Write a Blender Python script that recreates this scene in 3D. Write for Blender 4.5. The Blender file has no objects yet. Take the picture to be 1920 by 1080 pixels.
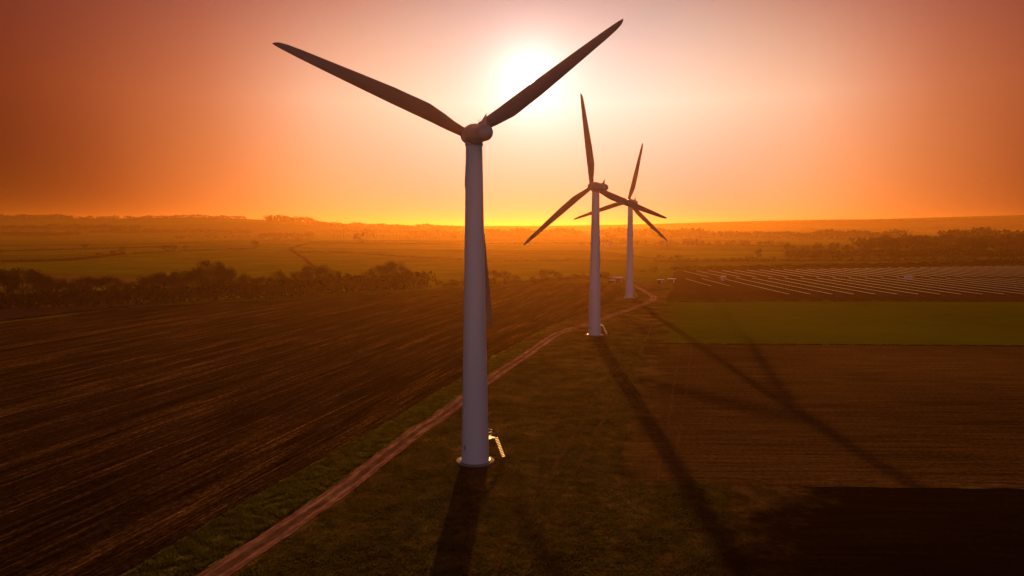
import bpy, math, random
import numpy as np
from mathutils import Vector, Matrix
R = math.radians
random.seed(7)
C = bpy.context.scene.collection
sc = bpy.context.scene

# ------------------------------------------------------------------ camera
H, PITCH, F = 35.87, 0.0802, 1372.0
cd = bpy.data.cameras.new('camera'); cam = bpy.data.objects.new('camera', cd); C.objects.link(cam)
cam.location = (0, 0, H); cam.rotation_euler = (R(90) - PITCH, 0, 0)
cd.sensor_width = 36; cd.lens = F / 1920 * 36; cd.clip_start = 0.5; cd.clip_end = 60000
sc.camera = cam

def pix_dir(px, py):
    X = (px - 960) / F; U = (540 - py) / F
    return Vector((X, math.cos(PITCH) + U * math.sin(PITCH), -math.sin(PITCH) + U * math.cos(PITCH))).normalized()

# ------------------------------------------------------------------ sky, sun, exposure
SUN = pix_dir(992, 146)
sun_el = math.asin(SUN.z); sun_az = math.atan2(SUN.x, SUN.y)
w = bpy.data.worlds.new('World'); sc.world = w; w.use_nodes = True
nt = w.node_tree; nt.nodes.clear(); L = nt.links
def wn(t, **k):
    n = nt.nodes.new(t)
    for a, b in k.items(): setattr(n, a, b)
    return n
def wmath(op, a, b=None, c=None, clamp=False):
    n = wn('ShaderNodeMath', operation=op, use_clamp=clamp)
    for i, v in enumerate((a, b, c)):
        if v is None: continue
        if isinstance(v, (int, float)): n.inputs[i].default_value = v
        else: L.new(v, n.inputs[i])
    return n.outputs[0]
def wvm(op, a, b, scale=None):
    n = wn('ShaderNodeVectorMath', operation=op)
    for i, v in enumerate((a, b)):
        if v is None: continue
        if isinstance(v, (tuple, Vector)): n.inputs[i].default_value = tuple(v)
        else: L.new(v, n.inputs[i])
    if scale is not None:
        if isinstance(scale, (int, float)): n.inputs['Scale'].default_value = scale
        else: L.new(scale, n.inputs['Scale'])
    return n
tc = wn('ShaderNodeTexCoord').outputs['Generated']
dotp = wvm('DOT_PRODUCT', tc, tuple(SUN)).outputs['Value']
ang = wmath('MULTIPLY', wmath('ARCCOSINE', wmath('MINIMUM', dotp, 0.9999999)), 180 / math.pi)
sep = wn('ShaderNodeSeparateXYZ'); L.new(tc, sep.inputs[0])
elev = wmath('MULTIPLY', wmath('ARCSINE', sep.outputs['Z']), 180 / math.pi)
def ramp(fac, stops, interp='LINEAR'):
    r = wn('ShaderNodeValToRGB'); r.color_ramp.interpolation = interp
    e = r.color_ramp.elements
    while len(e) < len(stops): e.new(0.5)
    for i, (p, c) in enumerate(stops): e[i].position = p; e[i].color = (*c, 1)
    L.new(fac, r.inputs[0]); return r.outputs['Color']
# the glow of the sky is not quite centred on the sun: the dusk is lighter to its right
dot2 = wvm('DOT_PRODUCT', tc, tuple(pix_dir(1050, 148))).outputs['Value']
ang2 = wmath('MULTIPLY', wmath('ARCCOSINE', wmath('MINIMUM', dot2, 0.9999999)), 180 / math.pi)
def band(stops): return ramp(wmath('DIVIDE', ang2, 80, clamp=True), [(a / 80, c) for a, c in stops], 'B_SPLINE')
low = band([(0, (1, .32, .22)), (11, (1, .24, .22)), (15, (1, .27, .17)), (20, (.97, .38, .14)), (25, (.80, .24, .055)), (31, (.34, .064, .014)), (35, (.13, .018, .006)), (39, (.04, .005, .002)), (62, (0, 0, 0))])
mid = band([(0, (.96, .90, .82)), (6, (.94, .82, .70)), (12, (.92, .68, .49)), (18, (.88, .50, .32)), (22, (.74, .30, .165)), (26, (.54, .155, .066)), (31, (.36, .080, .030)), (35.5, (.21, .036, .013)), (39, (.16, .024, .009)), (48, (.06, .009, .005)), (62, (0, 0, 0))])
high = band([(0, (.55, .46, .43)), (5, (.35, .31, .33)), (8, (.37, .31, .31)), (12, (.41, .27, .24)), (17, (.42, .18, .145)), (24, (.31, .088, .070)), (31, (.19, .040, .031)), (39.5, (.13, .024, .017)), (50, (.06, .012, .010)), (62, (0, 0, 0))])
def wmix(f, a, b):
    n = wn('ShaderNodeMix', data_type='RGBA'); L.new(f, n.inputs[0]); L.new(a, n.inputs[6]); L.new(b, n.inputs[7]); return n.outputs[2]
def maprange(v, a, b):
    n = wn('ShaderNodeMapRange'); L.new(v, n.inputs['Value']); n.inputs['From Min'].default_value = a; n.inputs['From Max'].default_value = b; return n.outputs[0]
core = wmix(maprange(elev, 9.5, 17.5), wmix(maprange(elev, .3, 9.5), low, mid), high)
# bright aureole and the disc itself
aure = wmath('MULTIPLY', wmath('EXPONENT', wmath('MULTIPLY', wmath('POWER', wmath('DIVIDE', ang, 2.1), 1.15), -1)), 1.3)
disc = wmath('MULTIPLY', wmath('LESS_THAN', ang, 0.45), 12.0)
glow = wvm('SCALE', (1, .86, .80), None, wmath('ADD', aure, disc)).outputs[0]
# the rest of the dome: Nishita sky, away from the sun
sky = wn('ShaderNodeTexSky', sky_type='NISHITA', sun_disc=False, sun_elevation=sun_el, sun_rotation=sun_az, air_density=1.0, dust_density=1.2, ozone_density=1.6)
away = wn('ShaderNodeMapRange', interpolation_type='SMOOTHSTEP'); L.new(ang, away.inputs['Value'])
away.inputs['From Min'].default_value = 55; away.inputs['From Max'].default_value = 115
nis = wvm('SCALE', sky.outputs[0], None, wmath('MULTIPLY', away.outputs[0], 0.20)).outputs[0]
nis = wvm('MULTIPLY', nis, (.70, .39, .42)).outputs[0]
lowsky = wn('ShaderNodeMapRange', interpolation_type='SMOOTHSTEP'); L.new(elev, lowsky.inputs['Value'])      # a bright band low down, opposite the sun
for k_, v_ in (('From Min', 12), ('From Max', 50), ('To Min', 1.0), ('To Max', .12)): lowsky.inputs[k_].default_value = v_
nis = wvm('SCALE', nis, None, lowsky.outputs[0]).outputs[0]
s1 = wvm('ADD', core, glow).outputs[0]; s2 = wvm('ADD', s1, nis).outputs[0]
bg = wn('ShaderNodeBackground'); L.new(s2, bg.inputs['Color']); bg.inputs['Strength'].default_value = 1.0
wo = wn('ShaderNodeOutputWorld'); L.new(bg.outputs[0], wo.inputs['Surface'])
w.cycles.sampling_method = 'AUTOMATIC'

sd = bpy.data.lights.new('sun', 'SUN'); so = bpy.data.objects.new('sun', sd); C.objects.link(so)
sd.energy = 4.9; sd.angle = R(0.7); sd.color = (1.0, .44, .11)
so.rotation_euler = SUN.to_track_quat('Z', 'Y').to_euler(); so.location = (0, 0, 200)
sc.view_settings.view_transform = 'Standard'; sc.view_settings.look = 'None'
sc.view_settings.exposure = 0; sc.view_settings.gamma = 1
sc.cycles.volume_bounces = 0; sc.cycles.max_bounces = 5; sc.cycles.diffuse_bounces = 2; sc.cycles.glossy_bounces = 2
sc.cycles.use_denoising = True

# ------------------------------------------------------------------ terrain height
def sstep(a, b, x):
    t = np.clip((x - a) / (b - a), 0, 1); return t * t * (3 - 2 * t)
def crest(Y, pts):            # photograph measurements of a skyline -> world x, world z
    xs = [(p - 960) / F * Y for p, q in pts]; zs = [H + (430 - q) / F * Y for p, q in pts]
    return np.array(xs), np.array(zs)
LX, LZ = crest(3200, [(-1500, 412), (-700, 407), (-200, 405), (0, 406), (120, 409), (230, 411), (290, 409), (380, 408), (450, 411), (560, 416), (620, 424), (700, 428), (820, 430), (1000, 433), (1300, 434), (1700, 436), (3000, 436)])
RX, RZ = crest(4500, [(-2500, 424), (0, 422), (600, 423), (1000, 424), (1150, 422), (1260, 419), (1400, 415), (1550, 412), (1700, 411), (1850, 406), (1920, 403), (2100, 399), (2600, 402), (4000, 410)])
def height(x, y):
    x = np.asarray(x, float); y = np.asarray(y, float)
    z = 7 * sstep(750, 1500, y) + 5 * sstep(1500, 2300, y)
    z = z + 1.6 * np.sin(x / 210 + 1.3) * np.sin(y / 260) * sstep(700, 1100, y)
    lz = np.interp(x, LX, LZ); rz = np.interp(x, RX, RZ)
    z = z + (np.maximum(lz - 12, 0)) * sstep(1900, 3200, y) * (1 - .5 * sstep(3400, 4800, y))
    z = z + np.maximum(rz - z, 0) * sstep(3500, 4500, y)
    return z
def P(px, py, lift=0.0):      # where the sight line of a photograph point meets the terrain
    d = pix_dir(px, py); t0 = 30.0; o = Vector((0, 0, H)); t = t0
    while t < 16000:
        q = o + d * t
        if q.z <= float(height(q.x, q.y)) + lift: break
        t0 = t; t *= 1.01
    a, b = t0, t
    for _ in range(30):
        m = (a + b) / 2; q = o + d * m
        if q.z <= float(height(q.x, q.y)) + lift: b = m
        else: a = m
    return o + d * b

# ------------------------------------------------------------------ helpers
def tag(o, label=None, cat=None, group=None, kind=None):
    if label: o['label'] = label
    if cat: o['category'] = cat
    if group: o['group'] = group
    if kind: o['kind'] = kind
    return o
def mesh_np(name, verts, faces_flat, loop_tot, mat=None, parent=None, smooth=False):
    me = bpy.data.meshes.new(name); verts = np.asarray(verts, np.float32)
    me.vertices.add(len(verts)); me.vertices.foreach_set('co', verts.ravel())
    faces_flat = np.asarray(faces_flat, np.int32); loop_tot = np.asarray(loop_tot, np.int32)
    me.loops.add(len(faces_flat)); me.loops.foreach_set('vertex_index', faces_flat)
    me.polygons.add(len(loop_tot))
    st = np.concatenate(([0], np.cumsum(loop_tot)[:-1])).astype(np.int32)
    me.polygons.foreach_set('loop_start', st); me.polygons.foreach_set('loop_total', loop_tot)
    if smooth: me.polygons.foreach_set('use_smooth', np.ones(len(loop_tot), bool))
    me.update(); me.validate()
    if mat: me.materials.append(mat)
    o = bpy.data.objects.new(name, me); C.objects.link(o)
    if parent: o.parent = parent
    return o
class MB:
    def __init__(s): s.v = []; s.f = []
    def add(s, vs, fs):
        n = len(s.v); s.v += [tuple(v) for v in vs]; s.f += [tuple(i + n for i in f) for f in fs]; return s
    def box(s, c, d, M=None):
        vs = [Vector((c[0] + sx * d[0] / 2, c[1] + sy * d[1] / 2, c[2] + sz * d[2] / 2)) for sz in (-1, 1) for sy in (-1, 1) for sx in (-1, 1)]
        if M: vs = [M @ v for v in vs]
        return s.add(vs, [(0, 2, 3, 1), (4, 5, 7, 6), (0, 1, 5, 4), (2, 6, 7, 3), (0, 4, 6, 2), (1, 3, 7, 5)])
    def tube(s, pts, rad, n=8, cap=True):
        pts = [Vector(p) for p in pts]; rings = []
        for i, p in enumerate(pts):
            t = (pts[min(i + 1, len(pts) - 1)] - pts[max(i - 1, 0)]).normalized()
            a = t.cross(Vector((0, 0, 1)) if abs(t.z) < .9 else Vector((1, 0, 0))).normalized(); b = t.cross(a)
            r = rad[i] if isinstance(rad, (list, tuple)) else rad
            rings.append([p + (a * math.cos(2 * math.pi * k / n) + b * math.sin(2 * math.pi * k / n)) * r for k in range(n)])
        vs = [v for g in rings for v in g]; fs = []
        for i in range(len(rings) - 1):
            for k in range(n):
                fs.append((i * n + k, i * n + (k + 1) % n, (i + 1) * n + (k + 1) % n, (i + 1) * n + k))
        if cap: fs += [tuple(range(n))[::-1], tuple((len(rings) - 1) * n + k for k in range(n))]
        return s.add(vs, fs)
    def lathe(s, prof, n=48, M=None):     # profile (r, z) about z, closed with caps
        vs = []; fs = []
        for r, z in prof:
            for k in range(n):
                v = Vector((r * math.cos(2 * math.pi * k / n), r * math.sin(2 * math.pi * k / n), z)); vs.append(M @ v if M else v)
        for i in range(len(prof) - 1):
            for k in range(n):
                fs.append((i * n + k, i * n + (k + 1) % n, (i + 1) * n + (k + 1) % n, (i + 1) * n + k))
        fs += [tuple(range(n))[::-1], tuple((len(prof) - 1) * n + k for k in range(n))]
        return s.add(vs, fs)
    def build(s, name, mat, parent=None, smooth=None):
        me = bpy.data.meshes.new(name); me.from_pydata(s.v, [], s.f); me.update()
        if mat: me.materials.append(mat)
        if smooth is not None:
            me.polygons.foreach_set('use_smooth', [True] * len(me.polygons))
            me.set_sharp_from_angle(angle=R(smooth))
        o = bpy.data.objects.new(name, me); C.objects.link(o)
        if parent: o.parent = parent
        return o
def empty(name, loc, label, cat, group=None, rz=0):
    o = bpy.data.objects.new(name, None); C.objects.link(o); o.location = loc; o.rotation_euler = (0, 0, rz); o.empty_display_size = .5
    return tag(o, label, cat, group)
def copy_tree(o, parent=None):
    c = o.copy(); C.objects.link(c); c.parent = parent
    for ch in list(o.children): copy_tree(ch, c)
    return c

# ------------------------------------------------------------------ materials
class Mat:
    def __init__(s, name, rough=.85, spec=.3):
        s.m = bpy.data.materials.new(name); s.m.use_nodes = True; s.t = s.m.node_tree; s.b = s.t.nodes['Principled BSDF']
        s.b.inputs['Roughness'].default_value = rough; s.b.inputs['Specular IOR Level'].default_value = spec
        g = s.t.nodes.new('ShaderNodeNewGeometry'); s.pos = g.outputs['Position']
    def n(s, t, **k):
        n = s.t.nodes.new(t)
        for a, b in k.items(): setattr(n, a, b)
        return n
    def l(s, a, b): s.t.links.new(a, b)
    def noise(s, scale, detail=4, rot=0, stretch=(1, 1, 1), rough=.6, src=None):
        mp = s.n('ShaderNodeVectorRotate', rotation_type='Z_AXIS'); mp.inputs['Angle'].default_value = rot
        s.l(src or s.pos, mp.inputs['Vector'])
        mu = s.n('ShaderNodeVectorMath', operation='MULTIPLY'); mu.inputs[1].default_value = stretch; s.l(mp.outputs[0], mu.inputs[0])
        no = s.n('ShaderNodeTexNoise'); no.inputs['Scale'].default_value = scale; no.inputs['Detail'].default_value = detail; no.inputs['Roughness'].default_value = rough
        s.l(mu.outputs[0], no.inputs['Vector']); return no.outputs['Fac']
    def ramp(s, fac, stops):
        r = s.n('ShaderNodeValToRGB'); e = r.color_ramp.elements
        while len(e) < len(stops): e.new(.5)
        for i, (p, c) in enumerate(stops): e[i].position = p; e[i].color = (*c, 1)
        s.l(fac, r.inputs[0]); return r.outputs['Color']
    def mix(s, fac, a, b, mode='MIX'):
        m = s.n('ShaderNodeMix', data_type='RGBA', blend_type=mode)
        for sock, v in ((m.inputs[0], fac), (m.inputs[6], a), (m.inputs[7], b)):
            if isinstance(v, (int, float)): sock.default_value = v
            elif isinstance(v, tuple): sock.default_value = (*v, 1)
            else: s.l(v, sock)
        return m.outputs[2]
    def math(s, op, a, b=None):
        n = s.n('ShaderNodeMath', operation=op)
        for i, v in enumerate((a, b)):
            if v is None: continue
            if isinstance(v, (int, float)): n.inputs[i].default_value = v
            else: s.l(v, n.inputs[i])
        return n.outputs[0]
    def color(s, c):
        if isinstance(c, tuple): s.b.inputs['Base Color'].default_value = (*c, 1)
        else: s.l(c, s.b.inputs['Base Color'])
        return s
    def bump(s, h, dist, strength=1.0):
        b = s.n('ShaderNodeBump'); b.inputs['Distance'].default_value = dist; b.inputs['Strength'].default_value = strength
        s.l(h, b.inputs['Height']); s.l(b.outputs[0], s.b.inputs['Normal']); return s

def simple(name, c, rough=.6, spec=.4, metal=0):
    m = Mat(name, rough, spec); n = m.noise(1.5, 3); m.color(m.ramp(n, [(.3, tuple(v * .85 for v in c)), (.7, c)])); m.b.inputs['Metallic'].default_value = metal; return m.m

# furrow direction measured along the straight edge of the ploughed field
e0, e1 = P(233, 1080), P(867, 707); FUR = math.atan2(e1.y - e0.y, e1.x - e0.x)
def ploughed():
    m = Mat('ploughed_soil', 1.0, 0)
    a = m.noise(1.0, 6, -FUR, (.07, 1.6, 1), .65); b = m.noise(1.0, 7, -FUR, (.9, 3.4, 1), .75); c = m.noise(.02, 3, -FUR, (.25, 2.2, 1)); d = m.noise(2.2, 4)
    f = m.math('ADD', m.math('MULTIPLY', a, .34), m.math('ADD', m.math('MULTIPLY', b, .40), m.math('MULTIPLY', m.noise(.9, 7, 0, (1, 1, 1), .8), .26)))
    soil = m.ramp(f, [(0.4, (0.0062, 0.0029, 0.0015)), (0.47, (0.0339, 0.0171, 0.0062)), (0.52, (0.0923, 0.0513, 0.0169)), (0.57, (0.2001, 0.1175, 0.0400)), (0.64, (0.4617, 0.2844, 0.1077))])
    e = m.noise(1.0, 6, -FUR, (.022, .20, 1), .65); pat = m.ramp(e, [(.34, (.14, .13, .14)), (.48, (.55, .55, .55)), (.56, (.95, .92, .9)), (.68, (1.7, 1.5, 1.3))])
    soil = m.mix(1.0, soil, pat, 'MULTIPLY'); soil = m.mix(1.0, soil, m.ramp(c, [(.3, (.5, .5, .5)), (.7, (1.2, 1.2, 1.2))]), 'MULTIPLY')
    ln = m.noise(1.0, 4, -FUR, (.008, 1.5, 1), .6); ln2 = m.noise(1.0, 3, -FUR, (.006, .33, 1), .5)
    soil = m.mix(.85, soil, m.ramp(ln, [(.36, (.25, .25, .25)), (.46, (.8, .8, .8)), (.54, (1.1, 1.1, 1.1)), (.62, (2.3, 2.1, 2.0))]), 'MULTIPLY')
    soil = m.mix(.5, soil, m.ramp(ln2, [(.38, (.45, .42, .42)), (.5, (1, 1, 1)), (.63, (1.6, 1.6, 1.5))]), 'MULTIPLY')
    m.color(soil); hh = m.math('ADD', f, m.math('MULTIPLY', d, .35)); m.bump(hh, .55); return m.m
def stripes(name, stops, rot, st=(.02, .9, 1), bump=.3, big=.012, dist_scale=1.0, edge=None):
    m = Mat(name, 1.0, 0)
    a = m.noise(dist_scale, 7, -rot, (st[0] * 2, st[1] * 1.2, 1), .68); b = m.noise(1.3, 6, 0, (1, 1, 1), .75); c = m.noise(big, 5)
    f = m.math('ADD', m.math('MULTIPLY', a, .36), m.math('ADD', m.math('MULTIPLY', b, .34), m.math('MULTIPLY', c, .30)))
    col = m.ramp(f, stops)
    if edge: col = edge_blend(m, col, *edge)
    m.color(col); m.bump(m.math('ADD', f, m.math('MULTIPLY', b, .5)), bump); return m.m
PLOT_RAMP = None
def plot_color(m):
    a = m.noise(.16, 7, 0, (1, 1, 1), .68); b = m.noise(.03, 4); c = m.noise(2.5, 4)
    f = m.math('ADD', m.math('MULTIPLY', a, .5), m.math('ADD', m.math('MULTIPLY', b, .3), m.math('MULTIPLY', c, .2)))
    return m.ramp(f, PLOT_STOPS)
def edge_blend(m, color, p0, p1, width):      # the field peters out towards a line on the ground, in ragged patches
    a, b = P(*p0), P(*p1); t = Vector((b.x - a.x, b.y - a.y, 0)).normalized(); n = Vector((t.y, -t.x, 0))
    if n.x < 0: n = -n
    d = m.n('ShaderNodeVectorMath', operation='DOT_PRODUCT'); m.l(m.pos, d.inputs[0]); d.inputs[1].default_value = n
    dist = m.math('SUBTRACT', d.outputs['Value'], a.x * n.x + a.y * n.y)
    k = m.math('ADD', m.math('DIVIDE', dist, width), m.math('MULTIPLY', m.math('SUBTRACT', m.noise(.12, 6, 0, (1, 1, 1), .7), .5), 3.0))
    r = m.n('ShaderNodeMapRange', interpolation_type='SMOOTHSTEP'); m.l(k, r.inputs['Value'])
    return m.mix(r.outputs[0], plot_color(m), color)
def grassy(name, stops, scale=.35, bump=.5):
    m = Mat(name, 1.0, 0)
    a = m.noise(scale, 7, 0, (1, 1, 1), .68); b = m.noise(.03, 4); c = m.noise(2.5, 4)
    f = m.math('ADD', m.math('MULTIPLY', a, .5), m.math('ADD', m.math('MULTIPLY', b, .3), m.math('MULTIPLY', c, .2)))
    m.color(m.ramp(f, stops)); m.bump(m.math('ADD', a, m.math('MULTIPLY', c, .5)), bump); return m.m
M_PL = ploughed()
M_VERGE = grassy('rough_verge_grass', [(0.42, (0.0246, 0.0326, 0.0074)), (0.475, (0.0862, 0.0975, 0.0173)), (0.53, (0.2094, 0.2017, 0.0346)), (0.6, (0.3696, 0.3252, 0.0739))], .5, .9)
PLOT_STOPS = [(0.42, (0.0199, 0.0140, 0.0044)), (0.475, (0.0642, 0.0424, 0.0114)), (0.53, (0.1212, 0.0784, 0.0199)), (0.6, (0.2137, 0.1333, 0.0427))]
M_PLOT = grassy('turbine_plot_turf', PLOT_STOPS, .16, .6)
M_STUB = stripes('stubble_field_soil', [(0.42, (0.0253, 0.0139, 0.0046)), (0.475, (0.0691, 0.0375, 0.0103)), (0.53, (0.1152, 0.0626, 0.0161)), (0.6, (0.1958, 0.1182, 0.0346))], R(-1), (.02, .8, 1), .25, edge=((1150, 900), (1228, 645), 7))
M_GREEN = stripes('winter_wheat', [(0.42, (0.0560, 0.0784, 0.0014)), (0.5, (0.0840, 0.1120, 0.0028)), (0.6, (0.1120, 0.1400, 0.0042))], R(-1), (.03, .5, 1), .15, edge=((1218, 645), (1238, 568), 9))
M_DARK = stripes('tilled_soil_with_vignette', [(0.42, (0.0007, 0.0005, 0.0002)), (0.475, (0.0025, 0.0013, 0.0006)), (0.53, (0.0074, 0.0042, 0.0015)), (0.6, (0.0148, 0.0098, 0.0037))], R(-1), (.03, .7, 1), .3, edge=((1190, 1080), (1350, 915), 13))  # dark soil of the field, deepened further to paint in corner vignetting
M_SOLG = stripes('bare_red_soil', [(0.42, (0.0300, 0.0125, 0.0060)), (0.5, (0.0500, 0.0210, 0.0090)), (0.6, (0.0750, 0.0350, 0.0150))], R(90), (.03, .4, 1), .2)
M_PINK = stripes('fallow_soil', [(0.42, (.10, .045, .025)), (0.58, (.17, .08, .045))], R(10), (.02, .4, 1), .15)
def track_mat():
    m = Mat('dirt_track', 1.0, 0); uv = m.n('ShaderNodeUVMap').outputs[0]
    a = m.noise(1.0, 6, 0, (1.8, .22, 1), .68, uv); b = m.noise(.30, 6, 0, (1.9, 1.1, 1), .7, uv); c = m.noise(7, 3); d = m.noise(.06, 3)
    sp = m.n('ShaderNodeSeparateXYZ'); m.l(uv, sp.inputs[0]); e = m.math('ABSOLUTE', sp.outputs['X'])
    rut = m.ramp(e, [(0, (.30, .34, .22)), (.30, (.55, .5, .45)), (.48, (1.25, 1.25, 1.25)), (.75, (.62, .58, .55)), (.90, (1.0, .9, .8)), (1, (.5, .5, .4))])
    f = m.math('ADD', m.math('MULTIPLY', a, .45), m.math('ADD', m.math('MULTIPLY', b, .3), m.math('MULTIPLY', d, .25)))
    m.color(m.mix(.8, m.ramp(f, [(.38, (.14, .066, .054)), (.47, (.25, .13, .105)), (.55, (.42, .24, .19)), (.66, (.72, .48, .40))]), rut, 'MULTIPLY'))
    m.bump(m.math('ADD', f, m.math('MULTIPLY', c, .3)), .15); return m.m
M_TRACK = track_mat()
M_WORN = stripes('worn_wheel_ruts', [(.42, (.06, .034, .010)), (.5, (.10, .058, .018)), (.6, (.15, .09, .03))], R(80), (.1, 1.2, 1), .2)
def land():
    m = Mat('farmland', 1.0, 0)
    v = m.n('ShaderNodeTexVoronoi', feature='F1'); mu = m.n('ShaderNodeVectorMath', operation='MULTIPLY'); mu.inputs[1].default_value = (.0021, .0034, 0)
    rt = m.n('ShaderNodeVectorRotate', rotation_type='Z_AXIS'); rt.inputs['Angle'].default_value = .25; m.l(m.pos, rt.inputs['Vector']); m.l(rt.outputs[0], mu.inputs[0])
    m.l(mu.outputs[0], v.inputs['Vector']); v.inputs['Scale'].default_value = 1
    sp = m.n('ShaderNodeSeparateColor'); m.l(v.outputs['Color'], sp.inputs[0])
    fld = m.ramp(sp.outputs[0], [(0, (.055, .060, .004)), (.25, (.17, .19, .006)), (.45, (.06, .068, .004)), (.6, (.13, .085, .016)), (.8, (.15, .165, .005)), (1, (.09, .105, .004))])
    n = m.noise(.02, 6); c = m.mix(.55, fld, m.ramp(n, [(.3, (.35, .35, .35)), (.7, (1.25, 1.25, 1.25))]), 'MULTIPLY')
    m.color(c); return m.m
M_LAND = land()
def paint(name, c, rough=.38):
    m = Mat(name, rough, .5); n = m.noise(.35, 5, 0, (1, 1, .12)); k = m.noise(9, 3)
    f = m.math('ADD', m.math('MULTIPLY', n, .8), m.math('MULTIPLY', k, .2))
    m.color(m.ramp(f, [(.3, tuple(v * .86 for v in c)), (.65, c)])); return m.m
M_TOWER = paint('white_tower_paint', (.62, .60, .62))
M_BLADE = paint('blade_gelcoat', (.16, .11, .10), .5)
M_NAC = paint('nacelle_shell', (.50, .38, .36), .4)
M_STEEL = simple('galvanised_steel', (.22, .20, .18), .5, .4, .3)
M_CONC = simple('concrete', (.27, .24, .22), .85, .2)
M_BLACK = simple('black_lettering', (.012, .012, .014), .6, .3)
M_DOOR = simple('door_paint', (.30, .30, .33), .5, .4)
def twig(name, a, b):
    m = Mat(name, 1.0, 0); n = m.noise(.45, 3); m.color(m.ramp(n, [(.35, a), (.65, b)])); return m.m
M_TWIG = twig('bare_twigs', (.014, .008, .003), (.040, .022, .009))
M_EVER = twig('dark_evergreen_leaves', (.010, .010, .003), (.03, .026, .006))
M_HEDGE = twig('hedge_twigs', (.008, .005, .002), (.026, .017, .005))
M_BARK = twig('bark', (.03, .02, .013), (.06, .04, .028))
def blade_mat(name, a, b):
    m = Mat(name, 1.0, 0); n = m.noise(.6, 4); c = m.ramp(n, [(.35, a), (.65, b)]); m.color(c)
    tr = m.n('ShaderNodeBsdfTranslucent'); m.l(c, tr.inputs[0]); mx = m.n('ShaderNodeMixShader'); mx.inputs[0].default_value = .45
    m.l(m.b.outputs[0], mx.inputs[1]); m.l(tr.outputs[0], mx.inputs[2]); m.l(mx.outputs[0], m.t.nodes['Material Output'].inputs['Surface']); return m.m
M_BLADEG = blade_mat('grass_blades', (.030, .034, .004), (.10, .10, .012))
M_VBLADE = blade_mat('long_verge_grass_blades', (.040, .046, .005), (.12, .12, .014))
M_STRAW = twig('straw_stubble', (.05, .025, .010), (.22, .12, .055))

# ------------------------------------------------------------------ ground sheet
def axis(lim, near, step, grow):
    a = [0.0]; s = step
    while a[-1] < lim:
        if a[-1] > near: s *= grow
        a.append(a[-1] + s)
    return np.array(a)
ax = axis(14000, 500, 25, 1.06); xs = np.concatenate((-ax[::-1][:-1], ax)); ys = axis(15000, 2500, 22, 1.03) - 300
X, Y = np.meshgrid(xs, ys); Z = height(X, Y)
nx, ny = len(xs), len(ys); idx = np.arange(nx * ny).reshape(ny, nx)
q = np.stack((idx[:-1, :-1], idx[:-1, 1:], idx[1:, 1:], idx[1:, :-1]), -1).reshape(-1, 4)
g = mesh_np('ground', np.stack((X, Y, Z), -1).reshape(-1, 3), q.ravel(), np.full(len(q), 4), M_LAND, smooth=True); tag(g, kind='structure')

def sheet(name, pts, z, mat, label=None, wob=.35):      # a flat field in the level foreground, from its outline
    v = [P(*p) for p in pts]; w_ = []; rj = random.Random(len(pts) + int(z * 1000))
    for a, b in zip(v, v[1:] + v[:1]):
        n = max(1, min(60, int((b - a).length / 2.5)))
        for k in range(n):
            q_ = a.lerp(b, k / n); w_.append((q_.x + rj.gauss(0, wob), q_.y + rj.gauss(0, wob), z))
    v = w_
    from mathutils.geometry import tessellate_polygon
    tris = tessellate_polygon([[Vector(p) for p in v]])
    up = []
    for t in tris:
        a, b, c = (Vector(v[i]) for i in t)
        up.append(t if (b - a).cross(c - a).z > 0 else t[::-1])
    me = bpy.data.meshes.new(name); me.from_pydata(v, [], up); me.materials.append(mat)
    o = bpy.data.objects.new(name, me); C.objects.link(o); tag(o, label, kind='structure'); return o
def smooth_line(pts, n=6):
    out = []; p = [pts[0]] + list(pts) + [pts[-1]]
    for i in range(1, len(p) - 2):
        for k in range(n):
            t = k / n; a, b, c, d = (np.array(p[j], float) for j in (i - 1, i, i + 1, i + 2))
            out.append(tuple(.5 * ((2 * b) + (c - a) * t + (2 * a - 5 * b + 4 * c - d) * t * t + (3 * b - a - 3 * c + d) * t ** 3)))
    out.append(tuple(pts[-1])); return out
def ribbon(name, pts, width, z, mat, wob=0.0, label=None, n=14, kind='structure', drape=False):
    c = [P(*p) for p in pts]; c = smooth_line([(p.x, p.y) for p in c], n); v = []; f = []; uvs = []; along = 0; m_ = 3
    for i, p in enumerate(c):
        a = np.array(c[max(i - 1, 0)]); b = np.array(c[min(i + 1, len(c) - 1)]); t = (b - a) / (np.linalg.norm(b - a) + 1e-9); nn = np.array((-t[1], t[0]))
        if i: along += np.linalg.norm(np.array(p) - np.array(c[i - 1]))
        wd = width if not callable(width) else width(i / (len(c) - 1))
        for k in range(-m_, m_ + 1):
            u = k / m_; e = np.array(p) + nn * (u * wd / 2 + (random.uniform(-wob, wob) if abs(k) == m_ else 0))
            v.append((e[0], e[1], z + (float(height(e[0], e[1])) if drape else 0))); uvs.append((u, along))
        if i:
            o_ = (i - 1) * (2 * m_ + 1)
            for k in range(2 * m_): f.append((o_ + k, o_ + k + 1, o_ + 2 * m_ + 2 + k, o_ + 2 * m_ + 1 + k))
    me = bpy.data.meshes.new(name); me.from_pydata(v, [], f); me.materials.append(mat); ul = me.uv_layers.new(name='UVMap')
    for lp in me.loops: ul.data[lp.index].uv = uvs[lp.vertex_index]
    o = bpy.data.objects.new(name, me); C.objects.link(o)
    if kind: tag(o, label, kind=kind)
    if me.polygons[0].normal.z < 0: me.flip_normals()
    return o
PLE = [(100, 1150), (233, 1080), (333, 1020), (467, 937), (583, 873), (640, 843), (760, 772), (867, 707), (923, 670), (973, 641), (1030, 612), (1085, 590), (1140, 570), (1170, 553)]
sheet('ploughed_field', PLE + [(1165, 536), (1120, 529), (1000, 531), (860, 540), (700, 553), (600, 560), (450, 565), (330, 571), (240, 578), (120, 592), (0, 605), (-300, 640), (-900, 720), (-2600, 1150)], .02, M_PL)
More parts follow.
